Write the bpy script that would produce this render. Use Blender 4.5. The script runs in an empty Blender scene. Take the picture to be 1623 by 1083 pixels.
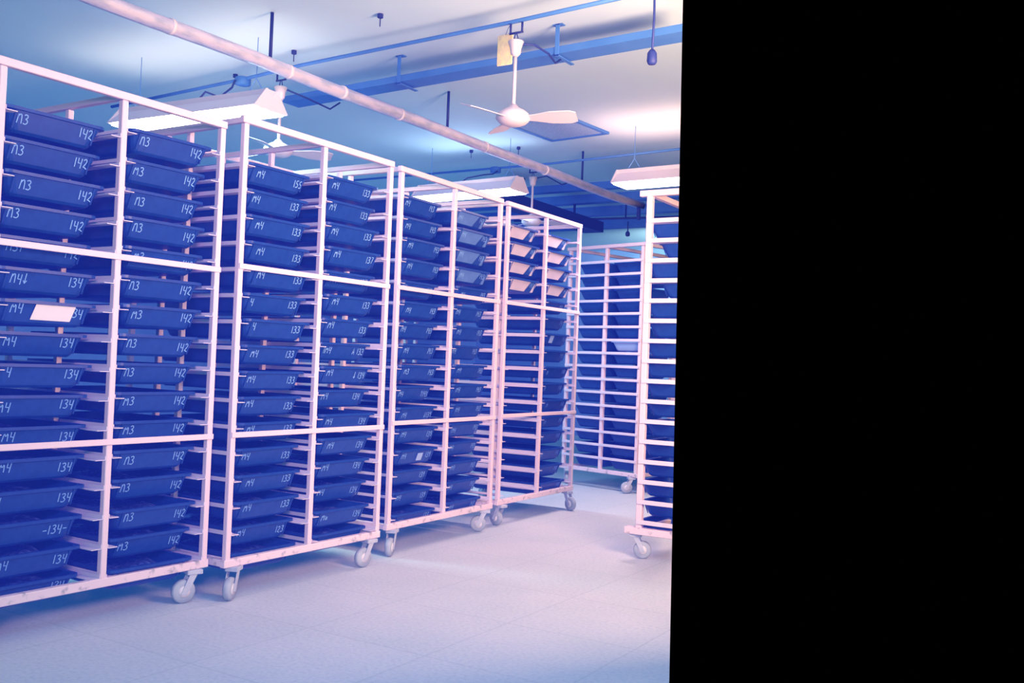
import bpy, bmesh, math, random
from mathutils import Vector, Matrix
random.seed(7)
C = bpy.context.scene.collection
PI = math.pi

# ------------------------------------------------------------------ materials
def lin(c):
    return tuple(((v/255)/12.92 if v/255 <= .04045 else ((v/255+.055)/1.055)**2.4) for v in c)
LIFT_RGB = (0.007, 0.016, 0.20)  # faint blue self-glow given to surfaces, lifts shade to navy
def mat(name, col, rough=.6, col2=None, scale=8, lo=.35, hi=.65, shade_lift=1.0, metal=0.0, spec=.4,
        bump=0, detail=5, stretch=None, lift_col=LIFT_RGB):
    m = bpy.data.materials.new(name); m.use_nodes = True
    nt = m.node_tree; N = nt.nodes; L = nt.links
    b = N['Principled BSDF']
    b.inputs['Roughness'].default_value = rough
    b.inputs['Metallic'].default_value = metal
    b.inputs['Specular IOR Level'].default_value = spec
    b.inputs['Emission Color'].default_value = (*lift_col, 1)
    b.inputs['Emission Strength'].default_value = shade_lift
    b.inputs['Base Color'].default_value = (*col, 1)
    if col2 is not None or bump:
        tc = N.new('ShaderNodeTexCoord'); mp = N.new('ShaderNodeMapping'); nz = N.new('ShaderNodeTexNoise')
        L.new(tc.outputs['Object'], mp.inputs['Vector']); L.new(mp.outputs['Vector'], nz.inputs['Vector'])
        if stretch: mp.inputs['Scale'].default_value = stretch
        nz.inputs['Scale'].default_value = scale; nz.inputs['Detail'].default_value = detail
        if col2 is not None:
            cr = N.new('ShaderNodeValToRGB')
            cr.color_ramp.elements[0].position = lo; cr.color_ramp.elements[1].position = hi
            cr.color_ramp.elements[0].color = (*col, 1); cr.color_ramp.elements[1].color = (*col2, 1)
            L.new(nz.outputs['Fac'], cr.inputs['Fac']); L.new(cr.outputs['Color'], b.inputs['Base Color'])
        if bump:
            bp = N.new('ShaderNodeBump'); bp.inputs['Strength'].default_value = bump; bp.inputs['Distance'].default_value = .01
            L.new(nz.outputs['Fac'], bp.inputs['Height']); L.new(bp.outputs['Normal'], b.inputs['Normal'])
    return m
def glow(name, col, s):
    m = bpy.data.materials.new(name); m.use_nodes = True
    b = m.node_tree.nodes['Principled BSDF']
    b.inputs['Base Color'].default_value = (.9, .85, .9, 1)
    b.inputs['Emission Color'].default_value = (*col, 1); b.inputs['Emission Strength'].default_value = s
    return m

M_POST = mat('painted_steel', (.74,.565,.70), .45, (.70,.55,.69), 3, shade_lift=.35)
M_RAIL = mat('shelf_rail_paint', (.70,.58,.71), .5, (.63,.56,.70), 6, shade_lift=.5)
M_BASE = mat('worn_base_paint', (.72,.57,.69), .6, (.28,.27,.40), 26, .56, .72, shade_lift=.4)
M_TRAY = mat('navy_plastic', (.007,.038,.19), .38, (.011,.052,.24), 30, .3, .7, shade_lift=.88, spec=.3)
M_PALE = mat('pale_plastic', (.30,.42,.62), .5, shade_lift=1.0)
M_LITFRONT = mat('white_plastic', (.56,.46,.58), .45, (.44,.40,.56), 7, shade_lift=.5)  # strong lamplight painted onto tray fronts
M_HALFLIT = mat('mid_blue_plastic', (.075,.16,.36), .45, (.10,.20,.42), 9, shade_lift=1.0)  # weaker lamplight painted onto tray fronts
M_SOIL = mat('dark_crumb', (.012,.03,.15), .95, (.10,.17,.40), 45, .46, .76, shade_lift=1.0, spec=.1, bump=.5)
M_MARK = mat('chalk_mark', (.22,.40,.66), .9, shade_lift=1.0, spec=.1)
M_PAPER = mat('paper', (.78,.68,.76), .9, (.74,.66,.75), 9, shade_lift=.5, spec=.1)
M_TAG = mat('aged_paper', (.84,.70,.40), .9, (.72,.58,.42), 40, shade_lift=.3, spec=.1)
M_RUBBER = mat('grey_rubber', (.38,.42,.55), .7, (.28,.33,.48), 14, shade_lift=.4)
M_HUBC = mat('wheel_hub_metal', (.62,.58,.68), .5, shade_lift=.4)
M_ZINC = mat('zinc_plate', (.46,.48,.60), .5, (.34,.38,.54), 18, shade_lift=.5)
M_FLOOR = None
M_LAMP = mat('lamp_hood_enamel', (.72,.64,.72), .5, shade_lift=.4)
M_TUBE = glow('fluorescent_tube', (1.0,.93,.96), 9.0)
M_PIPE = mat('wrapped_pipe_foil', (.66,.60,.72), .28, (.42,.45,.60), 9, .45, .66, shade_lift=.5, metal=.2, stretch=(3,.8,3), bump=.5)
M_BLUE = mat('blue_painted_steel', (.05,.17,.46), .55, (.065,.20,.50), 5, shade_lift=.8)
M_DARK = mat('dark_metal', (.008,.018,.12), .6, shade_lift=.8)
M_CABLE = mat('cable_sheath', (.015,.03,.16), .6, shade_lift=.7)
M_FAN = mat('fan_enamel', (.54,.47,.57), .45, shade_lift=.4)
M_VENT = mat('vent_mesh', (.20,.32,.50), .8, (.30,.42,.60), 60, shade_lift=.6)

def floor_mat():
    m = bpy.data.materials.new('concrete_paving'); m.use_nodes = True
    nt = m.node_tree; N = nt.nodes; L = nt.links; b = N['Principled BSDF']
    b.inputs['Roughness'].default_value = .8; b.inputs['Specular IOR Level'].default_value = .2
    b.inputs['Emission Color'].default_value = (.006,.050,.16, 1); b.inputs['Emission Strength'].default_value = .8  # cyan-blue self-glow stands in for ambient light on the floor
    tc = N.new('ShaderNodeTexCoord')
    n1 = N.new('ShaderNodeTexNoise'); n1.inputs['Scale'].default_value = 1.6; n1.inputs['Detail'].default_value = 8
    n2 = N.new('ShaderNodeTexNoise'); n2.inputs['Scale'].default_value = 60; n2.inputs['Detail'].default_value = 4
    br = N.new('ShaderNodeTexBrick'); br.inputs['Scale'].default_value = 1.0
    br.inputs['Brick Width'].default_value = .6; br.inputs['Row Height'].default_value = .6
    br.inputs['Mortar Size'].default_value = .006; br.inputs['Mortar Smooth'].default_value = .6; br.offset = 0
    br.inputs['Color1'].default_value = (1,1,1,1); br.inputs['Color2'].default_value = (.965,.97,.975,1); br.inputs['Mortar'].default_value = (.86,.88,.90,1)
    for n in (n1, n2, br): L.new(tc.outputs['Object'], n.inputs['Vector'])
    r1 = N.new('ShaderNodeValToRGB'); r1.color_ramp.elements[0].position = .3; r1.color_ramp.elements[1].position = .7
    r1.color_ramp.elements[0].color = (.52,.53,.60,1); r1.color_ramp.elements[1].color = (.61,.585,.65,1)
    r2 = N.new('ShaderNodeValToRGB'); r2.color_ramp.elements[0].position = .25; r2.color_ramp.elements[1].position = .6
    r2.color_ramp.elements[0].color = (.80,.84,.90,1); r2.color_ramp.elements[1].color = (1,1,1,1)
    L.new(n1.outputs['Fac'], r1.inputs['Fac']); L.new(n2.outputs['Fac'], r2.inputs['Fac'])
    def mul(a, c):
        x = N.new('ShaderNodeMix'); x.data_type = 'RGBA'; x.blend_type = 'MULTIPLY'; x.inputs['Factor'].default_value = 1
        L.new(a, x.inputs['A']); L.new(c, x.inputs['B']); return x.outputs['Result']
    o = mul(mul(r1.outputs['Color'], r2.outputs['Color']), br.outputs['Color'])
    L.new(o, b.inputs['Base Color'])
    return m
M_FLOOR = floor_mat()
M_CEIL = mat('painted_ceiling', (.50,.63,.74), .85, (.54,.67,.77), 1.2, .3, .7, shade_lift=.7, spec=.1, lift_col=(.006,.045,.15))  # self-glow tinted to stand in for ambient light overhead
M_WALL = mat('blue_wall_paint', (.20,.32,.52), .8, (.25,.38,.56), 2, shade_lift=1.0)

# ------------------------------------------------------------------ mesh helpers
def link(name, me, m=None, parent=None):
    o = bpy.data.objects.new(name, me); C.objects.link(o)
    if m is not None and not me.materials: me.materials.append(m)
    if parent: o.parent = parent
    return o
def mesh(bm, name='mesh', smooth=False):
    me = bpy.data.meshes.new(name); bm.normal_update(); bm.to_mesh(me); bm.free()
    if smooth:
        for p in me.polygons: p.use_smooth = True
    return me
def add_box(bm, x0, x1, y0, y1, z0, z1, bev=0.0):
    r = bmesh.ops.create_cube(bm, size=1)
    vs = r['verts']
    for v in vs:
        v.co = Vector((x0+(v.co.x+.5)*(x1-x0), y0+(v.co.y+.5)*(y1-y0), z0+(v.co.z+.5)*(z1-z0)))
    if bev:
        es = list({e for v in vs for e in v.link_edges})
        bmesh.ops.bevel(bm, geom=es, offset=bev, segments=1, affect='EDGES')
def boxm(x0, x1, y0, y1, z0, z1, bev=0.0):
    bm = bmesh.new(); add_box(bm, x0, x1, y0, y1, z0, z1, bev); return mesh(bm)
def add_tube(bm, pts, r, seg=12, cap=True):
    pts = [Vector(p) for p in pts]; rings = []
    for i, p in enumerate(pts):
        a = pts[max(0, i-1)]; b = pts[min(len(pts)-1, i+1)]
        t = (b-a).normalized()
        ref = Vector((0,0,1)) if abs(t.z) < .9 else Vector((1,0,0))
        u = t.cross(ref).normalized(); v = t.cross(u)
        rr = r[i] if isinstance(r, (list, tuple)) else r
        rings.append([bm.verts.new(p + rr*(math.cos(2*PI*k/seg)*u + math.sin(2*PI*k/seg)*v)) for k in range(seg)])
    for i in range(len(rings)-1):
        for k in range(seg):
            bm.faces.new((rings[i][k], rings[i+1][k], rings[i+1][(k+1)%seg], rings[i][(k+1)%seg]))
    if cap:
        bm.faces.new(rings[0]); bm.faces.new(list(reversed(rings[-1])))
def tubem(pts, r, seg=12, smooth=True):
    bm = bmesh.new(); add_tube(bm, pts, r, seg); bmesh.ops.recalc_face_normals(bm, faces=bm.faces); return mesh(bm, smooth=smooth)
def add_lathe(bm, prof, seg=24, axis='z', cen=(0,0,0)):
    rings = []
    for r, h in prof:
        ring = []
        for k in range(seg):
            a = 2*PI*k/seg; c, s = r*math.cos(a), r*math.sin(a)
            p = (c, s, h) if axis == 'z' else ((h, c, s) if axis == 'x' else (c, h, s))
            ring.append(bm.verts.new(Vector(p)+Vector(cen)))
        rings.append(ring)
    for i in range(len(rings)-1):
        for k in range(seg):
            bm.faces.new((rings[i][k], rings[i][(k+1)%seg], rings[i+1][(k+1)%seg], rings[i+1][k]))
    bm.faces.new(rings[0]); bm.faces.new(rings[-1])
def lathem(prof, seg=24, axis='z', cen=(0,0,0)):
    bm = bmesh.new(); add_lathe(bm, prof, seg, axis, cen); bmesh.ops.recalc_face_normals(bm, faces=bm.faces)
    me = mesh(bm, smooth=True); return me
def prismm(poly, x0, x1):            # polygon in (y,z) swept along x
    bm = bmesh.new()
    a = [bm.verts.new((x0, y, z)) for y, z in poly]; b = [bm.verts.new((x1, y, z)) for y, z in poly]
    n = len(poly)
    bm.faces.new(a); bm.faces.new(list(reversed(b)))
    for i in range(n): bm.faces.new((a[i], b[i], b[(i+1)%n], a[(i+1)%n]))
    bmesh.ops.recalc_face_normals(bm, faces=bm.faces)
    return mesh(bm)
def empty(name, loc=(0,0,0), rz=0.0):
    o = bpy.data.objects.new(name, None); C.objects.link(o)
    o.location = loc; o.rotation_euler = (0,0,rz); o.empty_display_size = .1
    return o
def tag(o, label, cat, group=None, kind=None):
    o['label'] = label; o['category'] = cat
    if group: o['group'] = group
    if kind: o['kind'] = kind
    return o
def struct(name, me, m):
    o = link(name, me, m); o['kind'] = 'structure'; return o

CUT = []                              # objects that stop where the photo's view of the room stops

# ------------------------------------------------------------------ setting
CEIL = 3.0
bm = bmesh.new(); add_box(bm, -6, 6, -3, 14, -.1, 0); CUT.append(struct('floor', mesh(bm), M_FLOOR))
bm = bmesh.new(); add_box(bm, -6, 6, -3, 14, CEIL, CEIL+.1); CUT.append(struct('ceiling', mesh(bm), M_CEIL))
struct('wall_left', boxm(-6.1, -6, -3, 14, 0, CEIL), M_WALL)
CUT.append(struct('wall_back', boxm(-6, 6, 14, 14.1, 0, CEIL), M_WALL))
for n_, (y, h, w) in enumerate(((8.75, .07, .10), (9.35, .09, .12), (10.1, .10, .14), (11.0, .11, .14))):
    CUT.append(struct('trim_%d' % (n_+1), boxm(-5.5, 3, y, y+w, CEIL-h, CEIL), M_BLUE))

# ------------------------------------------------------------------ carts
B0 = .17
DEPTH = .746
BT = {(0,0):(.924,.0603),(0,1):(.939,.0614),(1,0):(.909,.0598),(1,1):(.930,.0605),(2,0):(.934,.0605),(2,1):(.940,.0605),(3,0):(.938,.0605),(3,1):(.942,.0605)}
def rim_z(ci, bay, H, row):          # height of a tray's rim, row 0 topmost
    a, p = BT[ci, bay]; return B0 + (H-B0)*(a - p*row)
def tier_z(H, k):                     # height of tray rail k (0 lowest .. 15 topmost)
    return B0 + (H-B0)*(.0265 + .0593*k)
def caster_parts(cart, x, y, ang):
    ca = link('caster', boxm(-.035,.035,-.03,.03,.128,.148,.002), M_ZINC, cart)
    ca.location = (x, y, 0); ca.rotation_euler = (0,0,ang)
    bm = bmesh.new()
    for s in (-1, 1):
        vs = [(-.012,s*.022,.128),(.022,s*.022,.128),(.058,s*.022,.045),(.034,s*.022,.040)]
        a = [bm.verts.new(v) for v in vs]; b = [bm.verts.new((v[0],v[1]+s*.003,v[2])) for v in vs]
        bm.faces.new(a); bm.faces.new(b)
        for i in range(4): bm.faces.new((a[i],a[(i+1)%4],b[(i+1)%4],b[i]))
    bmesh.ops.recalc_face_normals(bm, faces=bm.faces)
    link('fork', mesh(bm), M_ZINC, ca)
    w = link('wheel', lathem([(.020,-.017),(.046,-.017),(.052,-.010),(.053,0),(.052,.010),(.046,.017),(.020,.017)], 28, 'y'), M_RUBBER, ca)
    w.location = (.042, 0, .0535)
    h = link('hub', lathem([(.010,-.021),(.026,-.0185),(.026,.0185),(.010,.021)], 18, 'y'), M_HUBC, ca)
    h.location = (.042, 0, .0535)
    return ca
def cart(ci, x, y, yaw, L, H, label, casters):
    t = empty('tray_cart', (x, y, 0), -yaw)
    tag(t, label, 'tray cart', 'tall white tray carts on casters')
    zu, zl = .692*H, .3415*H
    h = .0140
    post_me = boxm(-h, h, -h, h, B0, H-.02, .003); post_me.materials.append(M_POST)
    thin_me = boxm(-.0125, .0125, -.0125, .0125, B0, H-.02, .002); thin_me.materials.append(M_POST)
    cols = [0, L*.5, L]
    for j, yy in enumerate(cols):
        for d in (0, -DEPTH/2, -DEPTH):
            o = link('post', post_me if d == 0 else thin_me, M_POST, t); o.location = (d, yy, 0)
    # tray rails: angle sections running front to back, two flanges at the middle column
    def rail_me(sides):
        bm = bmesh.new()
        for s in sides:
            add_box(bm, -DEPTH+.005, .012, s*.0142, s*.0172, -.012, .006)
            add_box(bm, -DEPTH+.005, .012, min(s*.0142, s*.060), max(s*.0142, s*.060), -.012, -.009)
        me = mesh(bm); me.materials.append(M_RAIL); return me
    up_, dn_ = rail_me((1,)), rail_me((-1,))
    for row in range(16):
        for me_, yy, bay in ((up_, 0, 0), (dn_, cols[1], 0), (up_, cols[1], 1), (dn_, L, 1)):
            o = link('tray_rail', me_, M_RAIL, t); o.location = (0, yy, rim_z(ci, bay, H, row) - .014)
    for d in (0, -DEPTH):
        link('top_rail', boxm(d-.014, d+.014, -.022, L+.022, H-.018, H+.014, .003), M_POST, t)
        link('base_rail', boxm(d-.016, d+.016, -.022, L+.022, B0-.022, B0+.014, .003), M_BASE, t)
    for yy in cols:
        link('cross_rail', boxm(-DEPTH+.014, -.014, yy-.012, yy+.012, H-.016, H+.010, .002), M_POST, t)
    for yy in (0, L):
        link('base_rail', boxm(-DEPTH+.016, -.016, yy-.015, yy+.015, B0-.020, B0+.012, .002), M_BASE, t)
    for zz in (zu, zl):
        link('front_rail', boxm(.0145, .0215, -.014, L+.014, zz-.0125, zz+.0125, .002), M_POST, t)
    for yy, ang in zip((.05, L-.05), casters[:2]): caster_parts(t, -.0, yy, ang)
    for yy, ang in zip((.05, L-.05), casters[2:]): caster_parts(t, -DEPTH, yy, ang)
    return t

CARTS = [(-.0965,2.0060,.012,1.0267,2.165), (0,3.0937,.0074,1.0439,2.195), (-.0891,4.3569,-.0296,1.1146,2.2168), (-.1655,5.6409,-.0226,1.1036,2.2287)]
CN = ['nearest cart', 'second cart', 'third cart', 'fourth cart']
CL = ['white steel tray cart nearest the camera, cut off by the left picture edge',
      'white steel tray cart second in the left row, trays marked 133',
      'white steel tray cart third in the left row, trays marked 143',
      'white steel tray cart fourth and farthest in the left row, part empty']
CA = [(PI*.9,-1.9,0.3,2.6), (-1.1,-1.7,.5,2.2), (-1.2,-2.6,.5,2.2), (2.9,-.35,.2,2.7)]
for ci, ((x,y,yaw,L,H), l, a) in enumerate(zip(CARTS, CL, CA)): cart(ci,x,y,yaw,L,H,l,a)

# ------------------------------------------------------------------ handwriting
G = {
 'n': [[(.02,0),(.10,.92)],[(.08,.62),(.28,.95),(.46,.85),(.50,0)]],
 'M': [[(.02,0),(.12,.95),(.32,.45),(.52,.98),(.60,.02)]],
 '3': [[(.06,.88),(.28,1.0),(.48,.84),(.40,.62),(.20,.54),(.46,.44),(.54,.20),(.34,0),(.04,.08)]],
 '1': [[(.16,1.0),(.18,0)]],
 '4': [[(.08,1.0),(.10,.48),(.48,.46)],[(.48,.98),(.44,-.08)]],
 '2': [[(.06,.80),(.24,1.0),(.46,.84),(.40,.56),(.08,.10),(.20,.14),(.56,-.04)]],
 '5': [[(.50,1.0),(.14,.96),(.12,.56),(.42,.52),(.50,.24),(.30,0),(.06,.08)]],
 '7': [[(.06,.96),(.50,.98),(.26,0)]],
 '9': [[(.46,.80),(.26,1.0),(.10,.76),(.28,.54),(.46,.78),(.42,0)]],
 'u': [[(.05,.7),(.10,.1),(.30,.02),(.44,.7),(.48,0)]],
 'A': [[(.04,0),(.28,1.0),(.50,0)],[(.12,.36),(.44,.40)]],
 '^': [[(.26,0),(.26,1.05)],[(.06,.72),(.26,1.05),(.46,.72)]],
 'v': [[(.26,1.05),(.26,0)],[(.08,.30),(.26,0),(.46,.30)]],
 '0': [[(.26,1.0),(.08,.7),(.10,.2),(.28,0),(.46,.3),(.44,.8),(.26,1.0)]],
 '-': [[(.04,.5),(.5,.52)]],
 ' ': [],
}
ADV = {'1': .42, 'M': .78, 'n': .66, ' ': .4, '-': .6}
def write(bm, text, y0, z0, hgt, plane, rnd, w=.0038, slant=0.0):
    """ribbons on the sloping tray front; plane(y,z) gives x"""
    cx = y0
    for ch in text:
        jz = rnd.uniform(-.06,.06)*hgt
        for pl in G[ch]:
            P = [(cx + q[0]*hgt + q[1]*slant*hgt + rnd.uniform(-.02,.02)*hgt, z0 + jz + q[1]*hgt) for q in pl]
            # round the corners once (Chaikin) so that strokes look hand drawn
            if len(P) > 3:
                Q = [P[0]]
                for a, b in zip(P[:-1], P[1:]):
                    Q += [(a[0]*.75+b[0]*.25, a[1]*.75+b[1]*.25), (a[0]*.25+b[0]*.75, a[1]*.25+b[1]*.75)]
                P = Q + [P[-1]]
            L_, R_ = [], []
            for i in range(len(P)):
                a = P[max(0,i-1)]; b = P[min(len(P)-1,i+1)]
                dx, dz = b[0]-a[0], b[1]-a[1]; n = math.hypot(dx, dz) or 1
                nx, nz = -dz/n*w/2, dx/n*w/2
                for lst, s in ((L_, 1), (R_, -1)):
                    yy, zz = P[i][0]+s*nx, P[i][1]+s*nz
                    lst.append(bm.verts.new((plane(yy, zz), yy, zz)))
            for i in range(len(P)-1):
                bm.faces.new((L_[i], R_[i], R_[i+1], L_[i+1]))
        cx += ADV.get(ch, .66)*hgt
    return cx

# ------------------------------------------------------------------ trays
TW, TD, TH = .425, .66, .092
def rrect(w, d, r, z, n=4, dy=0.0):
    """rounded rectangle: y in [-w/2,w/2], x in [-d,0] about its centre"""
    pts = []
    for cx, cy, a0 in ((-r, w/2-r, 0), (-d+r, w/2-r, PI/2), (-d+r, -w/2+r, PI), (-r, -w/2+r, 1.5*PI)):
        for k in range(n+1):
            a = a0 + k*PI/2/n
            pts.append((cx + r*math.cos(a), cy + r*math.sin(a), z))
    return pts
def inset(w, d, off, r, z):           # loop drawn in by off on every side
    return [(x-off, y, zz) for x, y, zz in rrect(w-2*off, d-2*off, r, z)]
IN_B, IN_T = .040, .014               # how far the wall is drawn in at bottom and under the rim
def tub_mesh(w=TW, d=TD, h=TH):
    bm = bmesh.new()
    loops = [inset(w,d,IN_B+.012,.030,0), inset(w,d,IN_B,.036,.010), inset(w,d,IN_T,.036,h-.012), inset(w,d,0,.034,h-.012),
             inset(w,d,0,.034,h), inset(w,d,IN_T+.003,.034,h), inset(w,d,IN_B+.006,.034,.014)]
    rings = [[bm.verts.new(p) for p in l] for l in loops]
    n = len(rings[0])
    for a, b in zip(rings[:-1], rings[1:]):
        for k in range(n): bm.faces.new((a[k], a[(k+1)%n], b[(k+1)%n], b[k]))
    bm.faces.new(list(reversed(rings[0]))); bm.faces.new(rings[-1])
    # two low vertical ribs near the ends of the front
    for s in (-1, 1):
        y = s*(w/2-.050)
        for (ya, yb) in ((y-.0035, y+.0035),):
            zt, zb = h-.014, .014
            xt, xb = -IN_T-.001, -IN_B-.001
            xf = .004
            q = [(xt,ya,zt),(xt+xf,ya,zt),(xb+xf,ya,zb),(xb,ya,zb)]
            A = [bm.verts.new(v) for v in q]; Bv = [bm.verts.new((v[0],yb,v[2])) for v in q]
            bm.faces.new(A); bm.faces.new(list(reversed(Bv)))
            for i in range(4): bm.faces.new((A[i], A[(i+1)%4], Bv[(i+1)%4], Bv[i]))
    bmesh.ops.recalc_face_normals(bm, faces=bm.faces)
    me = mesh(bm, 'tray'); return me
TRAY_ME = tub_mesh(); TRAY_ME.materials.append(M_TRAY)
def front_plane(y, z):
    return -IN_B + (IN_B-IN_T)*(z-.010)/(TH-.022) + .0016
mark_cache = {}
def mark_mesh(text, side, var, hgt):
    key = (text, side, var, hgt)
    if key not in mark_cache:
        rnd = random.Random(str(key)); bm = bmesh.new()
        wid = sum(ADV.get(c,.66) for c in text)*hgt
        y0 = (-.158 + rnd.uniform(0,.026)) if side == 'l' else (.166 - wid - rnd.uniform(0,.022))
        write(bm, text, y0, .030+rnd.uniform(-.004,.014), hgt, front_plane, rnd)
        bmesh.ops.recalc_face_normals(bm, faces=bm.faces)
        me = mesh(bm, 'mark'); me.materials.append(M_MARK)
        mark_cache[key] = me
    return mark_cache[key]
SOILS = []
def soil_mesh(seed):
    rnd = random.Random(seed); bm = bmesh.new(); nx, ny = 12, 16
    d0, w0 = TD-2*(IN_B-.002), TW-2*(IN_B-.002)
    ph = [rnd.uniform(0,6) for _ in range(6)]
    grid = []
    for i in range(nx+1):
        row = []
        for j in range(ny+1):
            x = -(IN_B-.002) - .008 - (d0-.016)*i/nx; y = -w0/2 + .006 + (w0-.012)*j/ny
            hgt = .058 + .010*math.sin(9*x*3+ph[0])*math.cos(11*y*2+ph[1]) + .006*math.sin(31*y+ph[2]+7*x) + rnd.uniform(-.004,.006)
            if i in (0, nx) or j in (0, ny): hgt -= .010
            row.append(bm.verts.new((x, y, hgt)))
        grid.append(row)
    for i in range(nx):
        for j in range(ny):
            bm.faces.new((grid[i][j], grid[i][j+1], grid[i+1][j+1], grid[i+1][j]))
    bmesh.ops.recalc_face_normals(bm, faces=bm.faces)
    me = mesh(bm, 'soil', True); me.materials.append(M_SOIL)
    return me
SOILS = [soil_mesh(s) for s in range(4)]

ORD = ['topmost','second from top','third from top','fourth from top','fifth from top','sixth from top','seventh from top','eighth from top',
       'eighth from bottom','seventh from bottom','sixth from bottom','fifth from bottom','fourth from bottom','third from bottom','second from bottom','lowest']
HEIGHTS = {0:.036, 1:.033, 2:.032, 3:.032}
def place_tray(ci, bay, row, left, right, cname, extra='', soil=False):
    """row counts from the top (0) to the bottom (15)"""
    x, y, yaw, L, H = CARTS[ci]
    k = 15-row
    rnd = random.Random(ci*100+bay*40+row)
    yc = L*(.25+.5*bay) + rnd.uniform(-.010,.012) - (.034 if (ci,bay) == (0,0) else .004)
    xf = -.008 + rnd.uniform(-.028,.022)
    z = rim_z(ci,bay,H,row) - TH           # the rim rests on the rail flange
    rz = rnd.uniform(-.022,.022)
    c, s = math.cos(-yaw), math.sin(-yaw)
    o = bpy.data.objects.new('tray', TRAY_ME); C.objects.link(o)
    o.location = (x + c*xf - s*yc, y + s*xf + c*yc, z)
    o.rotation_euler = (0, 0, -yaw+rz)
    side = 'left' if bay == 0 else 'right'
    marks = ' '.join(t.replace('^','').replace('v','').replace('-','').strip().replace('n','M') for t in (left, right) if t)
    lab = 'blue tray%s%s, %s, %s stack of %s' % ((' marked '+' '.join(marks.split()) if marks.strip() else ''), extra, ORD[row], side, cname)
    tag(o, lab, 'tray', 'blue plastic trays in the left row of carts')
    hg = HEIGHTS[ci]
    if (ci == 3 and row < 4) or (ci == 2 and bay == 1 and row < 4):  # patches stand in for lamplight on the fronts, dark gap for its shadow
        pm = M_LITFRONT if ci == 3 else M_HALFLIT
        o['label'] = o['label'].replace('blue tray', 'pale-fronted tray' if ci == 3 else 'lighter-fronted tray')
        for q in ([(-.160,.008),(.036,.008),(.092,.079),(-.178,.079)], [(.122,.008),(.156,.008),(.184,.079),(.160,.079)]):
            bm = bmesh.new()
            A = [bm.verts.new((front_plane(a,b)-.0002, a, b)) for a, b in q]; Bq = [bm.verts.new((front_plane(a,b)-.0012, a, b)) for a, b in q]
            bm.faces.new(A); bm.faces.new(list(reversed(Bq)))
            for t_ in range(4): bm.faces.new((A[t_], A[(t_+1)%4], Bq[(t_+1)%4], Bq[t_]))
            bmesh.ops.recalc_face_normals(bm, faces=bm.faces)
            link('front_panel', mesh(bm), pm, o)  # added patch of painted lamplight, not a part of the tray
    for txt, sd in ((left,'l'), (right,'r')):
        if txt:
            m = link('handwritten_mark', mark_mesh(txt, sd, rnd.randint(0,2), hg), M_MARK, o)
    if soil:
        f = bpy.data.objects.new('tray_filling', SOILS[rnd.randint(0,3)]); C.objects.link(f)
        f.location = o.location; f.rotation_euler = o.rotation_euler
        tag(f, 'dark crumbly filling in the %s tray, %s stack of %s' % (ORD[row], side, cname), 'filling', kind='stuff')
    return o
T = {}
A0 = ['n3','n3','n3','n3','n3^','n4v','M4','M4','4','M4','M4','M4','4','M4','M4','4']
B0_ = ['142']*5 + ['134']*11
A1 = ['n3','M3','n3','n3','M3','n3','M3','n3','n3','M3','M3','n3','n3','n3','M3','']
for r in range(16):
    T[0,0,r] = (A0[r], B0_[r]); T[0,1,r] = (A1[r], '142')
    T[1,0,r] = ('M4', '133') if r not in (5,6) else ('4','133')
    T[1,1,r] = ('M4', '133')
    T[2,0,r] = ('M4', '143'); T[2,1,r] = ('M4','143')
    T[3,0,r] = ('', '143'); T[3,1,r] = ('', '143')
T[0,0,15] = ('4','134'); T[0,0,13] = ('4','-134-'); T[1,0,0] = ('M4','155'); T[1,0,14] = ('M4','123'); T[1,0,15] = ('','')
T[1,1,3] = ('M4','137'); T[1,1,4] = ('M4','127'); T[1,1,7] = ('1M4','A 133'); T[1,1,8] = ('M4','v 134')
for r in range(9,15): T[1,1,r] = ('M4','134')
T[1,1,14] = ('Mu','134'); T[1,1,15] = ('','')
T[2,0,8] = ('M3','143'); T[2,0,9] = ('M4','^143'); T[2,0,10] = ('M4','v139')
for r in range(11,15): T[2,0,r] = ('M4','139')
T[2,0,13] = ('','139'); T[2,0,15] = ('M4','133')
for r in range(8,16): T[3,1,r] = ('M','140')
for (ci,bay,row),(l,r_) in sorted(T.items()):
    if ci == 3 and bay == 0 and row > 3: continue
    place_tray(ci, bay, row, l, r_, 'the '+CN[ci], soil=(row >= 7))

# papers stuck on trays
def paper(name, ci, bay, row, yoff, w, h, label, lean=0.0, m=M_PAPER, z0=.004):
    x, y, yaw, L, H = CARTS[ci]
    o = [t for t in C.objects if t.get('category') == 'tray' and t['label'].endswith('%s, %s stack of the %s' % (ORD[row], 'left' if bay == 0 else 'right', CN[ci]))][0]
    bm = bmesh.new()
    q = [(yoff-w/2, z0), (yoff+w/2, z0), (yoff+w/2+lean, z0+h), (yoff-w/2+lean, z0+h)]
    f = [bm.verts.new((front_plane(a,b)+.0032, a, b)) for a, b in q]; g = [bm.verts.new((front_plane(a,b)+.0022, a, b)) for a, b in q]
    bm.faces.new(f); bm.faces.new(list(reversed(g)))
    for i in range(4): bm.faces.new((f[i], f[(i+1)%4], g[(i+1)%4], g[i]))
    bmesh.ops.recalc_face_normals(bm, faces=bm.faces)
    p = link(name, mesh(bm), m); p.location = o.location; p.rotation_euler = o.rotation_euler
    tag(p, label, 'paper')
paper('paper_card', 0, 0, 6, .022, .165, .066, 'blank white paper card stuck on a tray marked M4 134', .012, z0=.020)
paper('paper_label', 2, 0, 12, .03, .055, .045, 'small pale paper label on a low tray of the third cart', m=M_PALE, z0=.02)
paper('paper_label', 3, 1, 6, -.08, .06, .055, 'small pale paper label on a tray of the fourth cart', m=M_PALE, z0=.02)

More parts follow.
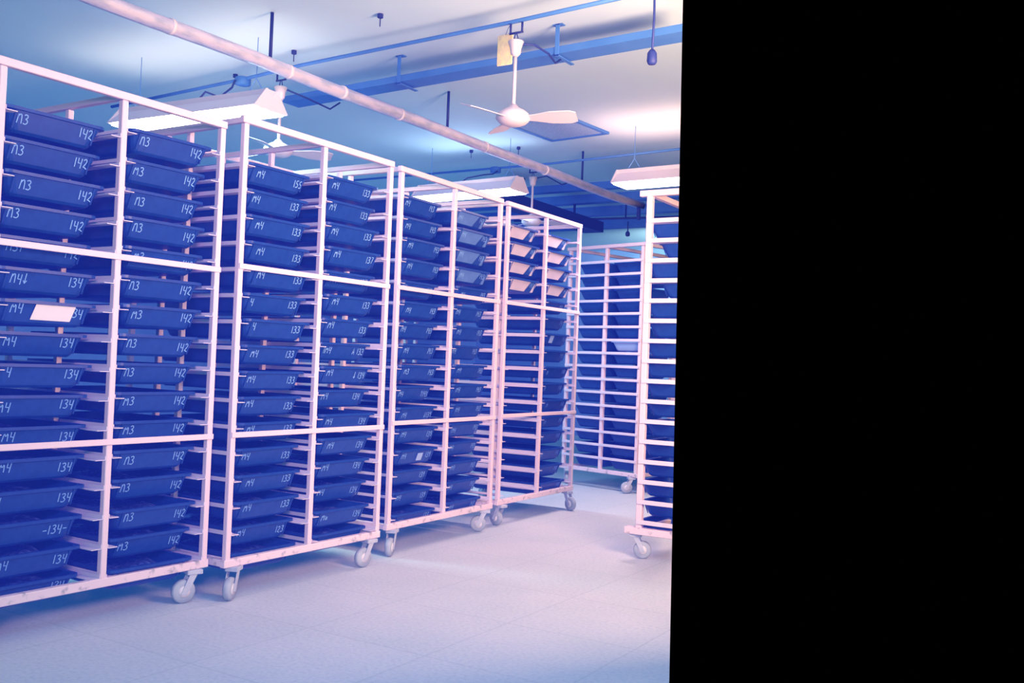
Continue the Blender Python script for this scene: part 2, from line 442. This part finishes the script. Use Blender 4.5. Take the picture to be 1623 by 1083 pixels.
# ------------------------------------------------------------------ cart at the end of the aisle, seen from its side
BW = .87
def EZ(k): return .287 + .1208*k
def end_cart():
    H = 2.245
    t = empty('tray_cart', (-1.034, 8.178, 0), -.235)
    tag(t, 'white tray cart standing crosswise at the far end of the aisle', 'tray cart', 'tall white tray carts on casters')
    post = boxm(-.016,.016,-.016,.016,B0,H-.02,.003); post.materials.append(M_POST)
    W = 1.05
    for d in (0, .52, W):
        for xx in (0, BW*.52, BW):
            if d and xx == BW*.52: pass
            o = link('post', post, M_POST, t); o.location = (xx, d, 0)
    rme = boxm(-.01, BW+.01, -.026, -.016, -.012, .012, .002); rme.materials.append(M_RAIL)
    rmi = boxm(-.01, BW+.01, -.006, .006, -.012, .012, .002); rmi.materials.append(M_RAIL)
    for k in range(16):
        o = link('tray_rail', rme, M_RAIL, t); o.location = (0, 0, EZ(k))
        o = link('tray_rail', rmi, M_RAIL, t); o.location = (0, .52, EZ(k))
    for d in (0, W):
        link('top_rail', boxm(-.04, BW+.04, d-.016, d+.016, H-.018, H+.014, .003), M_POST, t)
        link('base_rail', boxm(-.04, BW+.04, d-.018, d+.018, B0-.022, B0+.014, .003), M_BASE, t)
    for xx in (0, BW*.52, BW):
        link('cross_rail', boxm(xx-.016, xx+.016, .02, W-.02, H-.018, H+.012, .003), M_POST, t)
    for xx in (0, BW):
        link('base_rail', boxm(xx-.016, xx+.016, .018, W-.018, B0-.020, B0+.012, .003), M_BASE, t)
    for xx, yy, a in ((.05,0,2.5),(BW-.05,0,-2.2),(.05,W,.4),(BW-.05,W,-.6)): caster_parts(t, xx, yy, a)
    return t, H
ec, EH = end_cart()
half = tub_mesh(TW, .395, TH); half.materials.append(M_TRAY)
halfp = half.copy(); halfp.materials.clear(); halfp.materials.append(M_PALE)
CUT.extend([q for q in ec.children_recursive if q.type == 'MESH'])
cc, ss = math.cos(-.235), math.sin(-.235)
for row in range(16):
    k = 15-row
    for bay in range(2):
        rnd = random.Random(900+row*2+bay)
        xf = .435 + .44*bay + rnd.uniform(-.008,.008)
        yc = .262 + rnd.uniform(-.008,.008)
        pale = (row == 6 and bay == 1)
        z = EZ(k) - .018 - (TH-.012)
        o = bpy.data.objects.new('tray', halfp if pale else half); C.objects.link(o)
        o.location = (-1.034 + cc*xf - ss*yc, 8.178 + ss*xf + cc*yc, z); o.rotation_euler = (0,0,-.235+rnd.uniform(-.015,.015))
        side = 'left' if bay == 0 else 'right'
        tag(o, ('pale grey-blue tray' if pale else 'dark blue tray') + ', %s, %s stack of the cart crosswise at aisle end' % (ORD[row], side), 'tray', 'trays in the cart at the aisle end')

# ------------------------------------------------------------------ cart on the right of the aisle, only its near corner is in view
def right_cart():
    H = 2.165; L = 1.05
    t = empty('tray_cart', (1.053, 5.286, 0), 0)
    tag(t, 'white tray cart on the right of the aisle, only its corner in view', 'tray cart', 'tall white tray carts on casters')
    parts = []
    post = boxm(-.018,.018,-.018,.018,B0,H-.02,.003)
    parts.append(link('post', post, M_POST, t))
    for d, yy in ((.373,0),(.746,0),(0,.525),(0,L)):
        o = link('post', post.copy(), M_POST, t); o.location = (d, yy, 0); parts.append(o)
    for k in range(16):
        for yy in (0, .525):
            bm = bmesh.new()
            add_box(bm, -.01, .75, -.026 if yy == 0 else -.003, -.0185 if yy == 0 else .003, -.013, .012)
            add_box(bm, -.01, .75, -.0185, .05, -.013, -.010)
            o = link('tray_rail', mesh(bm), M_RAIL, t); o.location = (0, yy, tier_z(H,k)); parts.append(o)
    parts.append(link('top_rail', boxm(-.065, .78, -.018, .018, H-.020, H+.016, .003), M_POST, t))
    parts.append(link('top_rail', boxm(-.018, .018, .018, L+.03, H-.018, H+.014, .003), M_POST, t))
    parts.append(link('base_rail', boxm(-.085, .80, -.030, .020, B0-.022, B0+.018, .003), M_BASE, t))
    parts.append(link('base_rail', boxm(-.020, .020, .020, L+.05, B0-.022, B0+.014, .003), M_BASE, t))
    ca = caster_parts(t, -.03, .02, .35)
    ca2 = caster_parts(t, -.0, L-.05, .6)
    for c_ in (ca, ca2): parts.append(c_); parts.extend(c_.children)
    return t, H, parts
rc, RH, rparts = right_cart()
for row in range(16):
    k = 15-row
    rnd = random.Random(1700+row)
    yc = .262 + rnd.uniform(-.010,.010)
    xf = .018 + rnd.uniform(-.012,.014)
    xf -= .062
    if row in (1, 3): xf += .075
    me = tub_mesh(TW, TD, TH); me.materials.append(M_TRAY)
    o = bpy.data.objects.new('tray', me); C.objects.link(o)
    # front of these trays faces the aisle (-X)
    o.location = (1.053+xf, 5.286+yc, tier_z(RH,k)-.014-(TH-.012)); o.rotation_euler = (0,0,PI+rnd.uniform(-.02,.02))
    tag(o, 'dark blue tray, %s, in the cart right of the aisle' % ORD[row], 'tray', 'trays in the cart right of the aisle')
    rparts.append(o)
CUT.extend(rparts)

# ------------------------------------------------------------------ overhead pipe
pp = link('ceiling_pipe', tubem([(-.56, 2.0, 2.71)] + [(-.56+.004*math.sin(i*1.7), 2.0+6.64*i/20, 2.71+.003*math.cos(i*1.3)) for i in range(1,20)] + [(-.52, 8.64, 2.71)], .037, 16), M_PIPE)
tag(pp, 'long foil-wrapped pipe running under the ceiling along the aisle', 'pipe')
for y in (3.76, 5.43, 7.45):
    link('hanger_rod', tubem([(-.56,y,2.745),(-.56,y,CEIL-.002)], .0095, 8), M_DARK, pp)
link('hanger_rod', boxm(-.535,-.505,8.55,8.58,2.56,2.674,.002), M_DARK, pp)
for y in (3.1, 3.9, 4.35, 4.9, 5.9, 6.8):
    link('collar', lathem([(.038,-.010),(.041,-.008),(.041,.008),(.038,.010)], 18, 'y', (-.56,y,2.71)), M_LAMP, pp)

# ------------------------------------------------------------------ conduits
cd = link('conduit', tubem([(-2.9,4.45,2.9),(-1.425,4.36,2.9),(-.866,4.30,2.9),(.7,4.225,2.9),(2.2,4.10,2.9)], .011, 10), M_BLUE)
tag(cd, 'thin blue conduit crossing under the ceiling, near fan hanging from it', 'conduit'); CUT.append(cd)
jb = link('junction_box', lathem([(.03,-.028),(.05,-.022),(.05,.022),(.03,.028)], 16, 'z', (-1.43,4.36,2.885)), M_BLUE, cd)
c2 = link('conduit', tubem([(-3.2,7.36,2.9),(-.866,7.385,2.9),(1.6,7.17,2.9)], .010, 10), M_BLUE)
tag(c2, 'thin blue conduit crossing farther down the room above the far fan', 'conduit'); CUT.append(c2)
link('junction_box', lathem([(.03,-.028),(.05,-.022),(.05,.022),(.03,.028)], 16, 'z', (-1.42,7.385,2.885)), M_BLUE, c2)
c3 = link('conduit', tubem([(-2.6,9.63,2.80),(-.3,9.98,2.80)], .012, 8), M_DARK)
tag(c3, 'dark conduit near the far end of the ceiling', 'conduit'); CUT.append(c3)
for x in (-2.3, -1.25):
    y = 9.63 + .152*(x+2.6)
    link('hanger_strap', boxm(x-.01, x+.01, y-.016, y-.012, 2.786, CEIL-.001), M_DARK, c3)

# cable tray channel with hangers
bmx = bmesh.new()
x0, x1 = -1.42, 2.4
def ych(x): return 4.66 - .052*(x-.5)
for a in range(1):
    vs = []
    for x in (x0, x1):
        y = ych(x)
        vs.append([bmx.verts.new(v) for v in ((x,y-.05,2.835),(x,y+.10,2.835),(x,y+.10,2.875),(x,y+.095,2.875),(x,y+.095,2.84),(x,y-.045,2.84),(x,y-.045,2.875),(x,y-.05,2.875))])
    n = 8
    for i in range(n): bmx.faces.new((vs[0][i], vs[1][i], vs[1][(i+1)%n], vs[0][(i+1)%n]))
    bmx.faces.new(vs[0]); bmx.faces.new(list(reversed(vs[1])))
bmesh.ops.recalc_face_normals(bmx, faces=bmx.faces)
ch = link('cable_channel', mesh(bmx), M_BLUE)
tag(ch, 'wide blue cable channel hung across the ceiling behind the near fan', 'cable channel'); CUT.append(ch)
for x in (-.38, .77):
    y = ych(x)
    bm = bmesh.new(); add_box(bm, x-.012, x+.012, y-.056, y-.050, 2.82, CEIL-.001); add_box(bm, x-.03, x+.03, y-.056, y-.02, CEIL-.006, CEIL-.001)
    add_box(bm, x-.012, x+.012, y-.056, y+.13, 2.822, 2.828)
    link('hanger_strap', mesh(bm), M_BLUE, ch)

# ------------------------------------------------------------------ ceiling fans
def fan(x, y, label, a0, cable=None, zc=2.9, zh=2.385):
    t = empty('ceiling_fan', (x, y, zh)); tag(t, label, 'ceiling fan', 'white three-bladed ceiling fans')
    z = zc - zh
    bm = bmesh.new()
    for s in (-1, 1): add_tube(bm, [(s*.035,0,z-.013),(s*.035,0,z-.065)], .006, 8)
    add_tube(bm, [(-.041,0,z-.065),(.041,0,z-.065)], .006, 8)
    add_tube(bm, [(0,-.004,z-.065),(-.012,0,z-.095),(0,.004,z-.115),(.012,0,z-.095),(0,.004,z-.065)], .003, 6)
    link('hanger_bracket', mesh(bm, smooth=True), M_DARK, t)
    link('canopy', lathem([(.012,z-.19),(.026,z-.175),(.030,z-.145),(.042,z-.112),(.038,z-.108),(.010,z-.110)], 18), M_FAN, t)
    link('down_rod', tubem([(0,0,z-.17),(0,0,.055)], .010, 10), M_FAN, t)
    link('motor_housing', lathem([(.018,.075),(.030,.06),(.060,.045),(.088,.022),(.090,.000),(.070,-.022),(.040,-.034),(.012,-.036)], 28), M_FAN, t)
    for k in range(3):
        a = a0 + k*2*PI/3
        bm = bmesh.new()
        prof = [(.07,.022),(.12,.030),(.20,.052),(.30,.056),(.335,.040)]
        top = []
        for r, w in prof:
            c_, s_ = math.cos(a), math.sin(a)
            row = []
            for sg in (-1, 1):
                px = r*c_ - sg*w*s_; py = r*s_ + sg*w*c_; pz = .004 - sg*w*.30
                row.append((px,py,pz))
            top.append(row)
        up = [[bm.verts.new((p[0],p[1],p[2]+.002)) for p in row] for row in top]
        dn = [[bm.verts.new((p[0],p[1],p[2]-.002)) for p in row] for row in top]
        for i in range(len(prof)-1):
            bm.faces.new((up[i][0],up[i+1][0],up[i+1][1],up[i][1])); bm.faces.new((dn[i][1],dn[i+1][1],dn[i+1][0],dn[i][0]))
            for sg in (0,1): bm.faces.new((up[i][sg],dn[i][sg],dn[i+1][sg],up[i+1][sg]))
        bm.faces.new((up[0][0],up[0][1],dn[0][1],dn[0][0])); bm.faces.new((up[-1][0],dn[-1][0],dn[-1][1],up[-1][1]))
        bmesh.ops.recalc_face_normals(bm, faces=bm.faces)
        link('fan_blade', mesh(bm), M_FAN, t)
    if cable:
        link('supply_cable', tubem([(p[0]-x,p[1]-y,p[2]-zh) for p in cable], .006, 8), M_CABLE, t)
    return t
fan(.74, 4.215, 'white ceiling fan nearest the camera, hung below the cable channel', .30,
    [(.76,4.22,2.775),(.80,4.30,2.79),(.82,4.42,2.775),(.80,4.53,2.76),(.79,4.60,2.80)])
fan(-1.045, 4.32, 'white ceiling fan hanging at the end of the nearest lamp', .9, [(-1.02,4.34,2.78),(-.99,4.50,2.76),(-.98,4.70,2.74),(-.97,4.78,2.80)])
fan(-1.02, 7.385, 'white ceiling fan hanging above the fourth cart', .5, [(-1.0,7.39,2.78),(-.9,7.42,2.80),(-.76,7.45,2.72),(-.64,7.5,2.76)])
tg = link('paper_tag', prismm([(4.295,2.86),(4.30,2.87),(4.305,2.87),(4.305,2.715),(4.30,2.705),(4.295,2.712)], .575, .665), M_TAG)
tag(tg, 'yellowed paper tag hanging beside the mount of the near fan', 'tag')
link('tag_string', tubem([(.62,4.30,2.868),(.66,4.26,2.885),(.70,4.225,2.893)], .0015, 5), M_DARK, tg)

# ceiling vent
vt = empty('ceiling_vent', (-.355, 6.61, CEIL-.012)); tag(vt, 'dark mesh ceiling vent behind the near fan', 'vent')
bm = bmesh.new()
for (a,b,c_,d) in ((-.28,.28,-.33,-.30),(-.28,.28,.30,.33),(-.28,-.25,-.30,.30),(.25,.28,-.30,.30)): add_box(bm, a,b,c_,d,-.008,.011)
link('frame', mesh(bm), M_BLUE, vt); link('mesh_panel', boxm(-.25,.25,-.30,.30,0,.008), M_VENT, vt)
vt.rotation_euler = (0,0,-.1)

# ------------------------------------------------------------------ fluorescent lamps
def lamp(x0, x1, yc, zb, label, rz=0.0, cable=True, wires=None):
    L = x1-x0; t = empty('fluorescent_lamp', ((x0+x1)/2, yc, zb), rz)
    tag(t, label, 'lamp', 'hanging fluorescent lamps')
    bm = bmesh.new()
    sec = [(-.14,.012),(-.045,.095),(-.045,.125),(.045,.125),(.045,.095),(.14,.012),(.137,.008),(.043,.088),(-.043,.088),(-.137,.008)]
    parts = []
    parts.append(link('hood', prismm(sec, -L/2, L/2), M_LAMP, t))
    # end plates with two scallops
    epl = [(-.14,.010),(-.05,.125),(-.035,.128),(-.01,.098),(.01,.096),(.035,.128),(.05,.125),(.14,.010),(.10,.002),(-.10,.002)]
    for s in (-1, 1): parts.append(link('end_plate', prismm(epl, s*L/2-.004, s*L/2+.004), M_LAMP, t))
    for yy in (-.065, .065):
        parts.append(link('tube', tubem([(-L/2+.02,yy,.022),(L/2-.02,yy,.022)], .019, 12), M_TUBE, t))
    parts.append(link('diffuser_strip', boxm(-L/2+.01, L/2-.01, -.115, .115, -.004, .0), M_TUBE, t))
    for xx in (-L*.40, L*.40):
        bm = bmesh.new()
        for s in (-1,1): add_tube(bm, [(xx+s*.06,0,.124),(xx,0,.21)], .0022, 6)
        add_tube(bm, [(xx,0,.21),(xx,0,CEIL-zb-.001)], .0022, 6)
        parts.append(link('suspension_wire', mesh(bm), M_BLUE, t))
    return t, parts
l1, _ = lamp(-2.07, -.82, 4.00, 2.545, 'lit fluorescent lamp hanging over the nearest carts', .05)
link('supply_cable', tubem([(.0,.02,.13),(.03,.05,.19),(.08,.12,.17),(.10,.20,.25),(.02,.30,.33),(-.03,.34,.335)], .007, 8), M_CABLE, l1)
l2, _ = lamp(-1.85, -.79, 6.82, 2.545, 'lit fluorescent lamp hanging over the third and fourth carts', -.06)
link('supply_cable', tubem([(-.1,.02,.13),(-.06,.05,.17),(.0,.2,.22),(-.08,.45,.28),(-.10,.55,.33)], .006, 8), M_CABLE, l2)
l3, lp = lamp(.10, 1.35, 6.80, 2.535, 'lit fluorescent lamp over the aisle beside the right-hand cart', -.04)
CUT.extend(lp)

# hanging plug cord, hooks, duct
pc = empty('pendant_cord', (1.55, 4.12, 2.55)); tag(pc, 'black cord with a plug hanging from the ceiling at right', 'cord')
link('cord', tubem([(.0,.0,.05),(.004,0,.2),(.0,.004,.35),(.008,0,CEIL-2.551)], .006, 8), M_CABLE, pc)
link('plug', lathem([(.012,.055),(.022,.04),(.024,.0),(.018,-.012)], 12), M_CABLE, pc)
pc2 = empty('pendant_cord', (-1.293, 9.98, 2.625)); tag(pc2, 'dark cord with a socket hanging far down the room', 'cord')
link('cord', tubem([(0,0,.03),(0,0,.161)], .007, 6), M_CABLE, pc2); link('socket', lathem([(.012,.05),(.026,.03),(.026,0),(.012,-.01)], 10), M_CABLE, pc2)
for (x,y,w) in ((-.925,4.30,'behind the nearest lamp'),(-.03,4.042,'near the top of the picture'),(-1.00,7.09,'above the far fan'),(-1.46,7.04,'above the second lamp'),(-1.66,4.5,'left of the nearest lamp')):
    bm = bmesh.new(); add_lathe(bm, [(.016,-.001),(.016,-.022),(.006,-.026)], 10); add_tube(bm, [(0,0,-.02),(0,0,-.07)], .003, 6)
    h = link('ceiling_hook', mesh(bm), M_DARK); h.location = (x,y,CEIL); tag(h, 'small dark ceiling hook '+w, 'hook', 'small hooks in the ceiling')
du = link('ceiling_duct', prismm([(7.9,2.66),(9.9,2.66),(9.9,2.78),(7.9,2.78)], -1.80, -1.56), M_DARK)
tag(du, 'dark duct under the ceiling beyond the fourth cart', 'duct')
for y in (8.3, 9.4): link('hanger_strap', boxm(-1.69,-1.67,y,y+.02,2.78,CEIL-.001), M_DARK, du)

# ------------------------------------------------------------------ the room is only modelled as far as the photograph shows it
bpy.context.view_layer.update()
def world(o):
    m = o.matrix_basis.copy(); p = o.parent
    while p: m = p.matrix_basis @ m; p = p.parent
    return m
CAM = Vector((3.39208, 0, 1.12044)); PN = Vector((-.926,-.376,-.014)).normalized()
gone = []
for o in CUT:
    mw = world(o); inv = mw.inverted()
    co = inv @ CAM; no = (mw.to_3x3().transposed() @ PN).normalized()
    me = o.data
    if me.users > 1: me = me.copy(); o.data = me
    bm = bmesh.new(); bm.from_mesh(me)
    if o.name.split('.')[0] in ('wheel','hub','fork','caster'):
        if all((v.co-co).dot(no) <= 0 for v in bm.verts): gone.append(o)
        bm.free(); continue
    bmesh.ops.bisect_plane(bm, geom=bm.verts[:]+bm.edges[:]+bm.faces[:], plane_co=co, plane_no=no, clear_inner=True)
    if len(bm.faces) == 0: gone.append(o)
    else:
        eds = [e for e in bm.edges if e.is_boundary]
        if eds: bmesh.ops.holes_fill(bm, edges=eds)
        bm.to_mesh(me); me.update()
    bm.free()
for o in sorted(gone, key=lambda q: -len(q.name)):
    for chd in list(o.children):
        if chd not in gone: chd.parent = None; bpy.data.objects.remove(chd)
for o in gone: bpy.data.objects.remove(o)

# ------------------------------------------------------------------ lights
def area(name, loc, target, size, sy, power, col):
    l = bpy.data.lights.new(name, 'AREA'); l.shape = 'RECTANGLE'; l.size = size; l.size_y = sy; l.energy = power; l.color = col
    o = bpy.data.objects.new(name, l); C.objects.link(o); o.location = loc
    o.rotation_euler = (Vector(target)-Vector(loc)).to_track_quat('-Z','Y').to_euler(); return o
# fixture lamps and added unseen fills: place, aim, size, power per channel
def lamp_rgb(name, loc, target, size, sy, r, g, b, spread=None):
    m = max(r, g, b); o = area(name, loc, target, size, sy, m, (r/m, g/m, b/m))
    if spread: o.data.spread = spread
lamp_rgb('lamp_light_near', (-1.45,4.0,2.535), (-1.45,4.0,0), 1.2, .22, 16, 46, 38)
lamp_rgb('lamp_light_middle', (-1.3,6.82,2.535), (-1.3,6.82,0), 1.0, .22, 5, 14, 18)
lamp_rgb('lamp_light_aisle', (.55,6.8,2.525), (.55,6.8,0), 1.1, .22, 60, 43, 36)
lamp_rgb('lamp_up_near', (-1.45,4.0,2.675), (-1.45,4.0,3), 1.7, .6, 5.2, 4.0, 2.9)
lamp_rgb('lamp_up_middle', (-1.3,6.82,2.68), (-1.3,6.6,3), 1.0, .5, 2.8, 3.5, 3.9)
lamp_rgb('lamp_up_aisle', (.55,6.8,2.68), (.55,6.8,3), 1.1, .6, 8.8, 4.6, 3.2)
lamp_rgb('aisle_lamp_front', (2.3,2.6,2.75), (2.0,2.8,0), 1.2, .3, 3, 16, 29)  # added blue fill above the aisle, no fixture there
lamp_rgb('ceiling_bounce', (3.0,3.4,1.7), (.9,5.0,3.0), 1.0, 1.0, 235, 146, 84)  # added unseen fill, brightens the right side of the ceiling
lamp_rgb('camera_flash', (3.7,-.5,1.9), (0,4.2,1.5), .5, .5, 35, 19, 33, 1.5)  # added frontal fill for posts and trays, no fixture there
lamp_rgb('far_lamp', (-.6,12.0,2.5), (-.6,13.2,3.0), 1.2, .3, 150, 215, 190)
lamp_rgb('room_fill', (4.6,-1.6,1.6), (0,4,1.2), 2.4, 2.0, 2, 86, 6)
lamp_rgb('back_fill', (-3.0,7.5,.5), (-1.5,7.0,3.0), 2.5, 2.5, 2, 9, 11)

w = bpy.data.worlds.new('world'); bpy.context.scene.world = w; w.use_nodes = True
w.node_tree.nodes['Background'].inputs['Color'].default_value = (0,0,0,1)
w.node_tree.nodes['Background'].inputs['Strength'].default_value = 0

# ------------------------------------------------------------------ camera
cam = bpy.data.cameras.new('camera'); co = bpy.data.objects.new('camera', cam); C.objects.link(co)
f, yaw, pit, rol = 1535.513, .5537997, .02316408, .03823352
cam.sensor_fit = 'HORIZONTAL'; cam.sensor_width = 36; cam.lens = f/1623*36; cam.clip_start = .05
fw = Vector((-math.sin(yaw)*math.cos(pit), math.cos(yaw)*math.cos(pit), math.sin(pit)))
rt = Vector((math.cos(yaw), math.sin(yaw), 0)); up = rt.cross(fw)
r2 = math.cos(rol)*rt + math.sin(rol)*up; u2 = -math.sin(rol)*rt + math.cos(rol)*up
mw = Matrix((( r2.x,u2.x,-fw.x,CAM.x),(r2.y,u2.y,-fw.y,CAM.y),(r2.z,u2.z,-fw.z,CAM.z),(0,0,0,1)))
co.matrix_world = mw
bpy.context.scene.camera = co
sc = bpy.context.scene
sc.view_settings.view_transform = 'Standard'; sc.view_settings.look = 'None'
sc.view_settings.exposure = 0; sc.view_settings.gamma = 1
sc.cycles.use_denoising = True
sc.cycles.max_bounces = 6; sc.cycles.diffuse_bounces = 4
